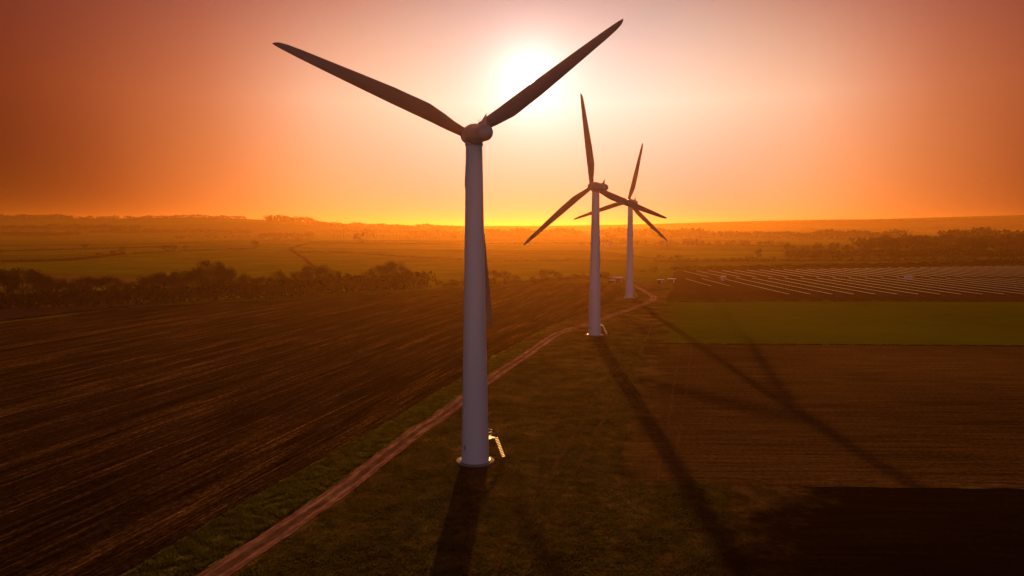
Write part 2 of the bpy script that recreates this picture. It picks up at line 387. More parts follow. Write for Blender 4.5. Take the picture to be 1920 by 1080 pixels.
sheet('fallow_field', [(-900, 700), (-300, 630), (0, 600), (120, 588), (240, 575), (330, 569), (330, 566), (200, 568), (0, 572), (-300, 578), (-900, 590)], .016, M_PINK)
TRK = [(330, 1130), (400, 1080), (533, 992), (640, 918), (700, 872), (790, 803), (823, 783), (930, 703), (973, 675), (1007, 651), (1040, 629), (1070, 617), (1100, 608), (1140, 594), (1190, 577), (1214, 567), (1226, 559), (1219, 552), (1203, 543), (1190, 536), (1176, 531), (1160, 529)]
PLOT = sheet('grass', [(100, 1150), (233, 1080), (467, 937), (640, 843), (867, 707), (973, 641), (1085, 590), (1170, 553), (1165, 528), (1240, 530), (1262, 545), (1250, 566), (1222, 600), (1215, 645), (1190, 760), (1150, 900), (1370, 905), (1350, 1000), (1340, 1150)], .012, M_PLOT, wob=.8)
sheet('verge', [(100, 1150), (233, 1080), (467, 937), (640, 843), (760, 772), (867, 707), (923, 670), (973, 643), (1010, 640), (930, 695), (823, 770), (700, 858), (640, 900), (533, 972), (376, 1070), (260, 1150)], .03, M_VERGE)
sheet('stubble_field', [(1080, 905), (1130, 800), (1185, 690), (1212, 645), (1330, 645), (1920, 648), (2700, 652), (3400, 952), (2200, 926), (1920, 918), (1600, 914), (1380, 912), (1300, 912)], .016, M_STUB, wob=.8)
sheet('wheat_field', [(1200, 644), (1214, 605), (1230, 567), (1500, 566), (1920, 567), (2700, 567), (3000, 652), (1920, 648), (1330, 645)], .02, M_GREEN)
sheet('tilled_field_with_vignette', [(1060, 1150), (1110, 1060), (1190, 975), (1280, 925), (1330, 911), (1400, 910), (1600, 913), (1920, 917), (2200, 924), (3600, 960), (4200, 1150)], .02, M_DARK, wob=.12)  # dark field, its left part widened over turf as painted vignette darkening
sheet('solar_farm_ground', [(1246, 563), (1262, 540), (1262, 512), (1275, 505), (1540, 500), (1700, 497), (1920, 491), (2400, 484), (2700, 564), (1920, 564), (1500, 563)], .024, M_SOLG)
ribbon('track', TRK, lambda t: 3.3 if t < .8 else 2.8, .05, M_TRACK, .13)
ribbon('path', [(960, 1120), (1030, 960), (1085, 870), (1140, 770), (1178, 700), (1210, 640), (1224, 600)], .75, .035, M_WORN, .25)
ribbon('path', [(905, 1120), (985, 960), (1050, 860), (1110, 760), (1155, 690), (1192, 630)], .6, .035, M_WORN, .22)
ribbon('path', [(1262, 880), (1276, 800), (1288, 720), (1296, 650)], .45, .032, M_WORN, .2)
ribbon('path', [(1232, 900), (1252, 800), (1264, 720), (1276, 650)], .45, .032, M_WORN, .2)
ribbon('path', [(1420, 902), (1700, 906), (1990, 911)], .35, .04, M_STRAW, .08)
ribbon('path', [(1540, 899), (1700, 901.5), (1990, 906)], .3, .04, M_STRAW, .08)

# ------------------------------------------------------------------ haze
hz = MB().box((0, 7000, 73.5), (30000, 17000, 153)); ho = hz.build('haze', None); tag(ho, kind='stuff')
hm = bpy.data.materials.new('haze_air'); hm.use_nodes = True; t = hm.node_tree; t.nodes.clear()
pv = t.nodes.new('ShaderNodeVolumePrincipled'); mo = t.nodes.new('ShaderNodeOutputMaterial'); t.links.new(pv.outputs[0], mo.inputs['Volume'])
pv.inputs['Color'].default_value = (.97, .45, .10, 1); pv.inputs['Density'].default_value = .00012; pv.inputs['Anisotropy'].default_value = .73
ho.data.materials.append(hm)

# ------------------------------------------------------------------ wind turbines
HUB, BL, OV, TILT = 50.0, 30.9, 3.33, .0853
TUR = [(-5.68, 110.94, .2559, -1.1652), (28.01, 246.57, .2902, -.1637), (61.5, 382.05, .1936, .2201)]
RB, RT, HT = 2.15, 1.24, 48.4
def rtow(z): return RB + (RT - RB) * (z / HT) ** .92
def blade_mesh():
    st = [(0.6, .72, .68, 0, 0), (1.6, .74, .68, .02, 2), (3.0, .84, .56, .08, 10), (4.6, 1.02, .42, .24, 13), (6.2, 1.13, .32, .38, 12.5), (7.4, 1.23, .27, .46, 11.5), (8.6, 1.23, .25, .45, 10.5), (10.5, 1.20, .22, .41, 9), (13, 1.18, .18, .37, 7),
          (18, 1.00, .13, .22, 4.5), (23, .80, .09, .06, 2.5), (27, .63, .065, -.05, 1), (29.0, .50, .05, -.12, 0), (30.1, .36, .035, -.20, 0), (30.65, .20, .025, -.30, 0), (30.9, .06, .012, -.40, 0)]
    n = 20; mb = MB(); vs = []; fs = []
    for r, hc, th, off, tw in st:     # chord along +x is trailing edge, thickness along y
        for k in range(n):
            a = 2 * math.pi * k / n; cx = math.cos(a); sy = math.sin(a)
            if th < hc * .8: yy = th * sy * (1 - .45 * (cx + 1) / 2) if True else 0
            else: yy = th * sy
            x = hc * cx + off; y = yy
            A = R(tw); vs.append((x * math.cos(A) + y * math.sin(A), -x * math.sin(A) + y * math.cos(A), r))
    for i in range(len(st) - 1):
        for k in range(n): fs.append((i * n + k, i * n + (k + 1) % n, (i + 1) * n + (k + 1) % n, (i + 1) * n + k))
    fs += [tuple(range(n))[::-1], tuple((len(st) - 1) * n + k for k in range(n))]
    mb.add(vs, fs); return mb
def on_tower(mb, az, z0, rr=.012):     # wrap flat x/z shapes on the tower wall, facing azimuth az
    out = []
    for x, y, z in mb.v:
        zz = z + z0; r = rtow(zz) + rr + y; a = az + x / r
        out.append((r * math.cos(a), r * math.sin(a), zz))
    mb.v = out; return mb
def text_mb(ch, size):
    cu = bpy.data.curves.new('txt', 'FONT'); cu.body = ch; cu.size = size; cu.align_x = 'CENTER'; cu.resolution_u = 4; cu.offset = .03
    o = bpy.data.objects.new('txt', cu); C.objects.link(o); dg = bpy.context.evaluated_depsgraph_get(); me = o.evaluated_get(dg).to_mesh()
    mb = MB(); mb.add([(v.co.x, 0, v.co.y) for v in me.vertices], [tuple(p.vertices) for p in me.polygons])
    o.to_mesh_clear(); bpy.data.objects.remove(o); bpy.data.curves.remove(cu); return mb

def rotor_frame(yaw):
    a = Vector((-math.sin(yaw) * math.cos(TILT), math.cos(yaw) * math.cos(TILT), math.sin(TILT)))
    side = Vector((math.cos(yaw), math.sin(yaw), 0)); up = side.cross(a); return a, side, up
def turbine(x, y, yaw, ph, label, src=None, digit=None):
    t = empty('wind_turbine', (x, y, 0), label, 'wind turbine', 'white wind turbines standing in a line by the dirt track')
    a, side, up = rotor_frame(yaw)
    # the top turns into the wind; local frame: X side, Y axis (away from camera), Z up
    F3 = Matrix((side, a, up)).transposed().to_4x4(); top = Vector((0, 0, HUB)); hub = top + a * OV
    if src is None:
        prof = [(rtow(z), z) for z in (.25, 3, 8, 16.1, 16.14, 24, 32.2, 32.24, 40, HT)]
        prof = [(RB + .16, .22), (RB + .16, .34), (RB + .02, .36)] + prof[1:]
        tw = MB().lathe(prof, 64).build('tower', M_TOWER, t, 40)
        for z in (16.1, 32.2): MB().lathe([(rtow(z), z - .05), (rtow(z) + .02, z - .05), (rtow(z) + .02, z + .05), (rtow(z), z + .05)], 64).build('weld_ring', M_TOWER, tw, 40)
        MB().lathe([(RT + .1, HT - .12), (RT + .12, HT), (RT + .06, HT + .45)], 48).build('yaw_collar', M_NAC, t, 40)
        MB().lathe([(2.95, .0), (2.95, .16), (2.86, .21), (2.3, .22)], 64).build('foundation', M_CONC, t, 40)
        # door, landing and ship's ladder on the far right side
        az = R(45)
        d = MB(); d.add([(-.42, 0, 0), (.42, 0, 0), (.42, 0, 2.0), (-.42, 0, 2.0), (-.42, .04, 0), (.42, .04, 0), (.42, .04, 2.0), (-.42, .04, 2.0)], [(0, 1, 2, 3), (4, 7, 6, 5), (0, 4, 5, 1), (1, 5, 6, 2), (2, 6, 7, 3), (3, 7, 4, 0)])
        dr = on_tower(d, az, 3.2, .0).build('door', M_DOOR, t)
        Rz = Matrix.Rotation(az, 4, 'Z'); pl = MB(); r0 = rtow(3.2)
        pl.box((r0 + .75, 0, 3.14), (1.6, 1.5, .10), Rz)
        for s in (-1, 1): pl.tube([Rz @ Vector((r0 - .05, .5 * s, 2.2)), Rz @ Vector((r0 + 1.2, .5 * s, 3.08))], .05, 6)
        lan = pl.build('landing', M_STEEL, t)
        hr = MB(); zt = 4.25
        for zz in (zt, zt - .5):
            hr.tube([Rz @ Vector((r0 + .05, .72, zz)), Rz @ Vector((r0 + 1.5, .72, zz)), Rz @ Vector((r0 + 1.5, -.1, zz))], .045, 6)
            hr.tube([Rz @ Vector((r0 + .05, -.72, zz)), Rz @ Vector((r0 + .75, -.72, zz))], .045, 6)
        for u, v_ in ((r0 + .1, .72), (r0 + .8, .72), (r0 + 1.5, .72), (r0 + 1.5, -.1), (r0 + .1, -.72), (r0 + .75, -.72)):
            hr.tube([Rz @ Vector((u, v_, 3.19)), Rz @ Vector((u, v_, zt))], .035, 6)
        hr.build('handrail', M_STEEL, lan)
        s0 = Vector((3.12, 2.72, 3.15)); s1 = Vector((4.45, 1.55, 0.05))
        dv = s1 - s0; hz_ = Vector((dv.x, dv.y, 0)).normalized(); wd = Vector((-hz_.y, hz_.x, 0)); stp = MB()
        for s in (-1, 1):
            stp.tube([s0 + wd * .42 * s, s1 + wd * .42 * s], .055, 6)
        ladder = stp.build('stair', M_STEEL, t)
        tr = MB(); 
        for k in range(1, 14):
            c = s0 + dv * (k / 14); Mx = Matrix.Translation(c) @ Matrix((hz_, wd, Vector((0, 0, 1)))).transposed().to_4x4()
            tr.box((0, 0, 0), (.17, .80, .035), Mx)
        tr.build('tread', M_STEEL, ladder)
        hr2 = MB()
        for s in (-1, 1):
            o_ = wd * .45 * s + Vector((0, 0, .9)); hr2.tube([s0 + o_, s1 + o_ * 1.0], .028, 6)
            for k in (0, .5, 1): hr2.tube([s0 + dv * k + wd * .45 * s, s0 + dv * k + o_], .025, 6)
        hr2.build('handrail', M_STEEL, ladder)
    else:
        for ch in src.children:
            if ch.name.split('.')[0] in ('tower', 'yaw_collar', 'foundation', 'door', 'landing', 'stair'): copy_tree(ch, t)
    if digit:
        mb = on_tower(text_mb(digit, 1.05), R(-90) - .82, 2.15); mb.build('number_marking', M_BLACK, t)
        mb = MB(); 
        for k in range(7): mb.add([(-.26 + k * .075, 0, 0), (-.21 + k * .075, 0, 0), (-.21 + k * .075, 0, .07), (-.26 + k * .075, 0, .07)], [(0, 1, 2, 3)])
        on_tower(mb, R(-90) - .84, 1.82).build('small_lettering', M_BLACK, t)
    # nacelle: a rounded barrel, fatter at the rotor end, with a domed tail
    T = Matrix.Translation(top) @ F3 @ Matrix.Rotation(R(-90), 4, 'X')   # lathe z -> axis direction
    if src is None:
        pr = [(.25, -8.5), (.70, -8.4), (1.02, -8.1), (1.18, -7.5), (1.22, -6.6), (1.30, -3.4), (1.42, -2.2), (1.56, -1.2), (1.60, 0.4), (1.56, 1.3), (1.40, 1.9), (1.2, 2.15)]
        nmesh = MB().lathe(pr, 40)
        na = nmesh.build('nacelle', M_NAC, t, 35); na.matrix_basis = T
        fin = MB().add([(-.62, -6.05, 1.0), (.50, -6.05, 1.0), (.50, -5.9, 1.0), (-.62, -5.9, 1.0), (.40, -6.3, 2.65), (.48, -6.3, 2.65), (.48, -6.2, 2.65), (.40, -6.2, 2.65)],
                       [(0, 3, 2, 1), (4, 5, 6, 7), (0, 1, 5, 4), (1, 2, 6, 5), (2, 3, 7, 6), (3, 0, 4, 7)])
        fin.tube([(-.5, -5.6, 1.2), (-.5, -5.6, 1.75)], .03, 6); fin.tube([(-.7, -5.6, 1.75), (-.3, -5.6, 1.75)], .03, 6)
        fin.v = [tuple(Vector((v[0], -v[2], v[1]))) for v in fin.v]    # into the lathe frame
        fo = fin.build('weather_mast', M_NAC, na)
        sp = [(1.05, -1.0), (1.32, -.95), (1.40, -.4), (1.38, .4), (1.18, 1.1), (.8, 1.75), (.4, 2.15), (.12, 2.3)]
        hu = MB().lathe(sp, 40).build('rotor_hub', M_NAC, t, 35)
        bls = [blade_mesh().build('blade', M_BLADE, t, 50) for _ in range(1)]
    else:
        na = copy_tree(next(c for c in src.children if c.name.startswith('nacelle')), t); na.matrix_basis = T
        hu = copy_tree(next(c for c in src.children if c.name.startswith('rotor_hub')), t)
        bls = [copy_tree(next(c for c in src.children if c.name.startswith('blade')), t)]
    hu.matrix_basis = Matrix.Translation(hub) @ F3 @ Matrix.Rotation(R(-90), 4, 'X')
    for k in (1, 2): bls.append(copy_tree(bls[0], t))
    for k, b in enumerate(bls):
        an = ph + k * 2 * math.pi / 3; d = side * math.sin(an) + up * math.cos(an)
        te = side * math.cos(an) - up * math.sin(an)     # trailing edge: clockwise seen from behind
        b.matrix_basis = Matrix.Translation(hub) @ Matrix((te, d.cross(te), d)).transposed().to_4x4()
    return t
T1 = turbine(*TUR[0], 'nearest and largest white wind turbine with a black 3 on its base', digit='3')
T2 = turbine(*TUR[1], 'middle-sized white turbine with one blade nearly straight up, right of the nearest', T1, digit='2')
T3 = turbine(*TUR[2], 'farthest and smallest white wind turbine beyond the bend of the track', T1)

# ------------------------------------------------------------------ foliage builders
def scatter_tris(rng, centers, radii, n, size, flat=1.0):
    k = rng.choice(len(centers), n, p=np.array(radii) ** 2 / np.sum(np.array(radii) ** 2))
    d = rng.normal(size=(n, 3)); d /= np.linalg.norm(d, axis=1)[:, None]
    rr = rng.random(n) ** .45
    p = np.array(centers)[k] + d * (np.array(radii)[k] * rr)[:, None] * np.array((1, 1, flat))
    u = rng.normal(size=(n, 3)); u /= np.linalg.norm(u, axis=1)[:, None]
    v = np.cross(u, rng.normal(size=(n, 3))); v /= np.linalg.norm(v, axis=1)[:, None]
    s = size * (.5 + rng.random(n))[:, None]
    return np.stack((p - u * s * .6, p + u * s * .6, p + v * s * .5), 1).reshape(-1, 3)
def tri_obj(name, V, mat, parent=None):
    n = len(V) // 3; return mesh_np(name, V, np.arange(3 * n), np.full(n, 3), mat, parent)
def tree_proto(seed, n, kind, size, limbs=7):       # one metre tall, scaled when placed
    rng = np.random.default_rng(seed); rd = random.Random(seed)
    root = bpy.data.objects.new('tree_source', None)
    tk = MB(); tops = []
    if kind == 'poplar':
        tk.tube([(0, 0, 0), (0, 0, .5), (0, 0, .97)], [.02, .014, .003], 6)
        cs = [(rd.uniform(-.02, .02), rd.uniform(-.02, .02), z) for z in np.linspace(.22, .95, 12)]; rs = [.085 * math.sin(math.pi * (.12 + .8 * i / 12)) ** .6 for i in range(12)]
    elif kind == 'conifer':
        tk.tube([(0, 0, 0), (0, 0, .95)], [.025, .004], 6)
        cs = [(rd.uniform(-.03, .03), rd.uniform(-.03, .03), z) for z in np.linspace(.2, .92, 12)]; rs = [.24 * (1 - .8 * i / 12) for i in range(12)]
    else:
        lean = rd.uniform(-.04, .04)
        tk.tube([(0, 0, -.02), (lean * .3, 0, .15), (lean, .01, .38), (lean * 1.5, 0, .7)], [.032, .024, .017, .005], 7); cs = []; rs = []
        for i in range(limbs):
            a = i * 2.4 + rd.random(); h0 = rd.uniform(.2, .42); L_ = rd.uniform(.22, .36); up = rd.uniform(.18, .5)
            e = Vector((math.cos(a) * L_, math.sin(a) * L_, h0 + up)); m = Vector((math.cos(a) * L_ * .55, math.sin(a) * L_ * .55, h0 + up * .45))
            tk.tube([(lean * .8, 0, h0), m, e], [.012, .008, .002], 5)
            for j in range(3):
                b = a + rd.uniform(-.9, .9); e2 = m + Vector((math.cos(b) * .15, math.sin(b) * .15, rd.uniform(.08, .22))); tk.tube([m, e2], [.005, .001], 4)
                cs.append(tuple(e2)); rs.append(rd.uniform(.07, .13))
            cs.append(tuple(e)); rs.append(rd.uniform(.10, .16))
        for i in range(5): cs.append((rd.uniform(-.14, .14), rd.uniform(-.14, .14), rd.uniform(.62, .86))); rs.append(rd.uniform(.10, .15))
        for i in range(9): cs.append((rd.uniform(-.28, .28), rd.uniform(-.28, .28), rd.uniform(.14, .45))); rs.append(rd.uniform(.10, .17))
    V = scatter_tris(rng, cs, rs, n, size); mx = V[:, 2].max(); V[:, 2] = V[:, 2] / mx
    V[:, 2] = np.maximum(V[:, 2], .02)
    tr = tk.build('trunk', M_BARK); cr = tri_obj('crown', V, M_TWIG if kind != 'conifer' else M_EVER)
    for o in (tr, cr): C.objects.unlink(o)
    return tr, cr
PRO = {'near': [tree_proto(10 + i, 8000, 'oak', .020) for i in range(6)],
       'mid': [tree_proto(30 + i, 2200, 'oak', .036) for i in range(5)],
       'poplar': [tree_proto(50 + i, 260, 'poplar', .05) for i in range(3)],
       'conifer': [tree_proto(60 + i, 800, 'conifer', .045) for i in range(2)]}
def place_tree(px, py, hpx, kind, label, group=None, wide=1.0, name='tree', cat='tree'):
    p = P(px, py); hm_ = hpx / F * p.y
    t = empty(name, (p.x, p.y, p.z - .05), label, cat, group, random.uniform(0, 6.28))
    tr, cr = random.choice(PRO[kind])
    for s in (tr, cr):
        c = s.copy(); C.objects.link(c); c.parent = t
    t.scale = (hm_ * wide, hm_ * wide, hm_); return t
ORD = ['first', 'second', 'third', 'fourth', 'fifth', 'sixth', 'seventh', 'eighth', 'ninth', 'tenth', 'eleventh', 'twelfth', 'thirteenth', 'fourteenth', 'fifteenth', 'sixteenth', 'seventeenth', 'eighteenth', 'nineteenth']
TENS = {20: 'twent', 30: 'thirt', 40: 'fort', 50: 'fift', 60: 'sixt'}
def ordi(i):
    i += 1
    if i < 20: return ORD[i - 1]
    t_, u = i // 10 * 10, i % 10
    return TENS[t_] + ('ieth' if u == 0 else 'y-' + ORD[u - 1])
def tree_list(items, kind, where, adj, wide=1.0, group=None, name='tree', noun='tree'):
    for i, it in enumerate(sorted(items)):
        place_tree(it[0], it[1], it[2], kind, f'{ordi(i)} {adj} {noun} from the left {where}', group, it[3] if len(it) > 3 else wide * random.uniform(.9, 1.15), name)

belt = [(-25, 578, 78), (15, 576, 72), (45, 575, 75), (75, 574, 64), (100, 573, 56), (125, 572, 49), (150, 571, 52), (175, 570, 57), (200, 569, 55), (230, 568, 44), (255, 566, 40), (280, 565, 52), (300, 564, 57), (325, 563, 50),
        (345, 562, 60), (370, 560, 62), (392, 560, 74), (415, 558, 62), (440, 558, 52), (465, 556, 42), (490, 556, 40), (522, 553, 50), (545, 552, 32), (567, 550, 44), (590, 548, 55), (612, 548, 48), (635, 546, 40), (655, 545, 28),
        (690, 541, 32), (713, 540, 46), (737, 540, 54), (757, 540, 42), (785, 540, 27), (-60, 580, 80), (-100, 582, 76)]
tree_list(belt, 'near', 'in the dark belt behind the ploughed field', 'bare', 1.15, 'bare trees in the belt behind the ploughed field')
tree_list([(822, 537, 13, 1.6), (850, 537, 14, 1.7), (925, 534, 30), (946, 533, 26), (966, 532, 18), (1000, 531, 14, 1.6), (1025, 529, 25, 1.7), (1047, 528, 19, 1.5), (1078, 526, 14), (1094, 525, 13), (1137, 521, 12, 1.4)], 'near', 'along the far edge of the ploughed field', 'small', 1.3, 'small trees along the far edge of the ploughed field')
tree_list([(186, 484, 11, 1.3), (212, 479, 10, 1.4), (229, 477, 15, 1.2)], 'mid', 'on the hedge crossing the green hillside', 'dark', 1.2, 'trees on the hillside hedge')
tree_list([(160, 468, 10), (310, 472, 13), (327, 471, 12), (347, 469, 10)], 'mid', 'on the far edge of the green hillside', 'rounded', 1.4, 'trees on the far edge of the green hillside')
for a in [(478, 466, 17, 'lone tree with a full crown between the green hillside and the wood'), (672, 456, 21, 'lone round dark tree in front of the poplar row'), (809, 449, 13, 'lone round tree at the right end of the poplar row beside the nearest tower'), (1422, 488, 24, 'tall narrow tree behind the solar farm, left of the wood'), (1226, 511, 13, 'bushy small tree just right of the farthest turbine tower')]:
    place_tree(a[0], a[1], a[2], 'mid', a[3], None, 1.25 if a[0] != 1422 else .7)
place_tree(686, 456, 6, 'mid', 'tiny bush beside the lone round dark tree', None, 1.3, 'bush', 'bush')
tree_list([(x + random.uniform(-3, 3), 448 + random.uniform(-1, 1), random.uniform(9, 14)) for x in range(485, 590, 9)], 'mid', 'in the small wood left of the poplar row', 'hazy', 1.3, 'trees of the small wood left of the poplars')
tree_list([(x + random.uniform(-4, 4), 448 + random.uniform(-1, 1), random.uniform(6, 9)) for x in range(330, 480, 15)], 'mid', 'on the hedge below the left ridge', 'hazy', 1.5, 'trees on the hedge below the left ridge')
tree_list([(x, 449, random.uniform(9.5, 12)) for x in np.arange(626, 868, 6.2)], 'poplar', 'in the straight hazy row', 'slim poplar', 1.0, 'slim poplars in a straight row', 'poplar_tree')
tree_list([(x, 449, random.uniform(9, 11)) for x in np.arange(912, 1040, 6.2)], 'poplar', 'in the row right of the nearest tower', 'slim poplar', 1.0, 'slim poplars right of the nearest tower', 'poplar_tree')
tree_list([(x + random.uniform(-7, 7), 489 + random.uniform(-1, 1.5), random.uniform(9, 17)) for x in range(1480, 1990, 17)], 'mid', 'in the front row behind the solar farm', 'bare', 1.4, 'bare trees in the front row behind the solar farm')
tree_list([(x + random.uniform(-8, 8), 478 + random.uniform(-3, 2), random.uniform(20, 32) * (1 if x > 1600 else .8)) for x in range(1480, 2000, 15)], 'mid', 'in the wood behind the solar farm', 'tall', 1.1, 'tall trees in the wood behind the solar farm')
tree_list([(x + random.uniform(-5, 5), 467 + random.uniform(-2, 2), random.uniform(20, 30)) for x in range(1640, 2000, 14)], 'mid', 'in the back rows of the wood on the right', 'hazy', 1.1, 'hazy trees at the back of the right wood')
tree_list([(x + random.uniform(-6, 6), 491 + random.uniform(-2, 2), random.uniform(6, 13)) for x in range(1225, 1475, 16)], 'mid', 'on the hedge between the fields behind the solar farm', 'hazy', 1.6, 'hazy trees on the hedge between the fields')
tree_list([(x + random.uniform(-5, 5), 461 + random.uniform(-1, 1), random.uniform(7, 12)) for x in range(1090, 1480, 15)], 'mid', 'on the farm hedge near the horizon', 'hazy', 1.5, 'hazy trees round the far farmhouses')
tree_list([(1306, 461, 15), (1316, 461, 12)], 'conifer', 'beside the far farmhouse', 'pointed', 1.0, None, 'conifer_tree')
tree_list([(x + random.uniform(-3, 3), 454 + random.uniform(-1, 1), random.uniform(8, 12)) for x in range(1128, 1170, 8)], 'mid', 'in the clump between the two rear towers', 'hazy', 1.3, 'hazy trees between the two rear towers')

# hedges and woods
def hedge(pts, hpx, label, wpx=None, dens=1.0, name='hedge', mat=None, seed=0, kind=None, size=.35, gaps=0.0, cat='hedge'):
    rng = np.random.default_rng(seed + 100); c = [P(*p) for p in pts]; Vs = []
    for a, b in zip(c[:-1], c[1:]):
        ln = math.hypot(b.x - a.x, b.y - a.y); D = (a.y + b.y) / 2; h = hpx / F * D; n = int(max(8, min(9000, ln / h * 60 * dens)))
        tt = rng.random(n); m = .5 + .5 * np.sin(tt * ln / h * 1.1 + seed) * np.sin(tt * ln / h * .37 + 2 * seed)
        prof = h * (.55 + .45 * m) * (1 - gaps * (np.sin(tt * ln / h * .21 + seed) > .55))
        x = a.x + (b.x - a.x) * tt + rng.normal(size=n) * h * .35; y = a.y + (b.y - a.y) * tt + rng.normal(size=n) * h * .35
        z = height(x, y) + prof * rng.random(n) ** .7
        p = np.stack((x, y, z), 1); s = h * size * (.5 + rng.random(n))[:, None]
        u = rng.normal(size=(n, 3)); u /= np.linalg.norm(u, axis=1)[:, None]; v = np.cross(u, rng.normal(size=(n, 3))); v /= np.linalg.norm(v, axis=1)[:, None]
        Vs.append(np.stack((p - u * s * .5, p + u * s * .5, p + v * s * .5), 1).reshape(-1, 3))
    V = np.concatenate(Vs); o0 = V.mean(0); o = tri_obj(name, V - o0, mat or M_HEDGE); o.location = o0
    tag(o, label, cat if kind is None else None, None, kind); return o
hedge([(-60, 580), (100, 575), (250, 569), (400, 562), (520, 556), (640, 548), (760, 541), (800, 539)], 30, 'dense dark scrub filling the foot of the tree belt', dens=3.4, seed=1, name='scrub', cat='scrub')
hedge([(-40, 606), (0, 603), (120, 589), (200, 581), (240, 577)], 4.5, 'low dark hedge with the ditch between the ploughed and fallow fields', dens=2, seed=2)
hedge([(830, 538), (930, 535), (1000, 532), (1060, 527), (1100, 524), (1140, 522)], 9, 'straggly hedge along the far edge of the ploughed field behind the towers', dens=1.5, seed=3)
hedge([(1195, 510), (1210, 510)], 5, 'short piece of hedge touching the farthest tower', seed=4)
hedge([(1262, 508), (1300, 506), (1420, 504), (1560, 501), (1700, 499), (1920, 494), (2050, 491)], 8, 'long hedge along the back of the solar farm', dens=1.6, seed=5)
hedge([(0, 492), (60, 491), (125, 489), (180, 484), (232, 477)], 5, 'dark hedge slanting across the green hillside', dens=1.6, seed=6)
hedge([(232, 478), (310, 472), (400, 469), (480, 467)], 3, 'thin gappy hedge along the top of the green hillside', seed=7, gaps=.6)
hedge([(0, 472), (160, 468), (300, 464), (330, 462)], 3.5, 'hedge below the brown fields on the far left', seed=8)
hedge([(0, 461), (200, 459), (330, 457), (480, 452), (600, 449)], 2, 'thin distant hedge running left of the small wood', seed=9)
hedge([(586, 500), (570, 485), (552, 474), (544, 468), (575, 458), (600, 456), (680, 457), (780, 458), (865, 459)], 3.2, 'hedge bending round the corner of the lower green field', dens=1.3, seed=10)
hedge([(560, 474), (600, 474), (680, 476), (760, 483), (865, 488)], 4, 'hedge splitting the two green fields left of the nearest tower', dens=1.3, seed=11)
hedge([(915, 491), (1000, 490), (1100, 490), (1180, 491)], 4, 'hedge across the field seen between the nearest and middle towers', seed=12)
hedge([(915, 458), (1100, 457), (1300, 460), (1480, 463)], 3.5, 'distant hedge in front of the far farmhouses', seed=13)
hedge([(1230, 492), (1340, 491), (1480, 490)], 5, 'hedge under the hazy trees left of the wood', dens=1.3, seed=14)
hedge([(1475, 482), (1600, 481), (1760, 480), (1990, 479)], 14, 'dense undergrowth of the wood behind the solar farm', dens=2.5, seed=15, name='scrub', cat='scrub')
hedge([(1475, 490.5), (1640, 490), (1800, 490), (1990, 489)], 5, 'hedge beneath the front row of trees behind the solar farm', seed=16)
hedge([(1205, 643.5), (1330, 645.5), (1620, 647), (1920, 649), (2200, 650)], 1.6, 'low strip of dark weeds between the green and brown fields', dens=2.5, seed=17, name='weed_strip', cat='weeds', size=.8, gaps=.8)
hedge([(1250, 566), (1400, 565), (1650, 565), (1920, 565.5), (2200, 566)], 1.5, 'strip of dark weeds along the near edge of the solar farm', dens=2.0, seed=18, name='weed_strip', cat='weeds', size=.7, gaps=.7)
def wood(pts, hpx, seed, dens=2.2, size=.34): hedge(pts, hpx * 1.35, None, dens=dens, seed=seed, name='distant_wood', kind='stuff', size=size)
wood([(-40, 410), (40, 411), (85, 411)], 7, 20); wood([(85, 411), (135, 412)], 7, 21); wood([(145, 412.5), (175, 412.5)], 6, 22, .8); wood([(181, 412.5), (222, 413)], 6, 23, .8)
wood([(236, 412.5), (300, 411), (380, 410), (460, 413)], 6, 24, 1.2); wood([(500, 416), (560, 417.5), (588, 421)], 10, 25); wood([(588, 424), (700, 429.5), (860, 432)], 8, 26)
wood([(0, 430), (120, 428), (260, 431)], 6, 27); wood([(0, 441), (90, 442), (150, 441)], 6, 28); wood([(170, 436), (330, 436), (470, 437)], 5, 29)
wood([(680, 440), (700, 440)], 9, 30); wood([(765, 441), (860, 443)], 8, 31); wood([(910, 445), (960, 444), (1040, 443), (1090, 443)], 11, 32)
wood([(1125, 444), (1180, 443), (1250, 444), (1330, 445)], 12, 33); wood([(1240, 446), (1400, 446), (1500, 447)], 10, 34); wood([(1500, 449), (1620, 447), (1700, 448)], 13, 35)
wood([(1780, 455), (1850, 453), (1920, 455), (2000, 455)], 20, 36, 2.0, .3); wood([(1600, 462), (1780, 460), (1990, 460)], 14, 37, 1.6)
wood([(1250, 425), (1400, 421), (1560, 418)], 3, 38); wood([(1560, 418), (1750, 415), (1920, 410)], 3.5, 39); wood([(1500, 434), (1700, 430), (1920, 428)], 4, 40); wood([(620, 436), (760, 436)], 5, 41)

# ------------------------------------------------------------------ solar farm
M_PV = Mat('solar_glass', .12, .6)
_g = M_PV.n('ShaderNodeTexBrick'); _g.offset = 0; _g.inputs['Color1'].default_value = (.012, .014, .030, 1); _g.inputs['Color2'].default_value = (.016, .018, .036, 1); _g.inputs['Mortar'].default_value = (.25, .24, .24, 1)
_g.inputs['Scale'].default_value = 1; _g.inputs['Mortar Size'].default_value = .03; _g.inputs['Brick Width'].default_value = 1.0; _g.inputs['Row Height'].default_value = 1.65
_sp = M_PV.n('ShaderNodeSeparateXYZ'); _tc = M_PV.n('ShaderNodeTexCoord'); M_PV.l(_tc.outputs['Object'], _sp.inputs[0]); _cb = M_PV.n('ShaderNodeCombineXYZ'); M_PV.l(_sp.outputs['Y'], _cb.inputs[0]); M_PV.l(_sp.outputs['X'], _cb.inputs[1]); M_PV.l(_cb.outputs[0], _g.inputs['Vector'])
M_PV.color(_g.outputs['Color']); M_PV = M_PV.m
PROW = {}; M_POST = simple('dark_steel_posts', (.05, .04, .035), .8, .2)
M_RAIL = simple('bright_aluminium_rail', (.55, .50, .46), .5, .4, .1)
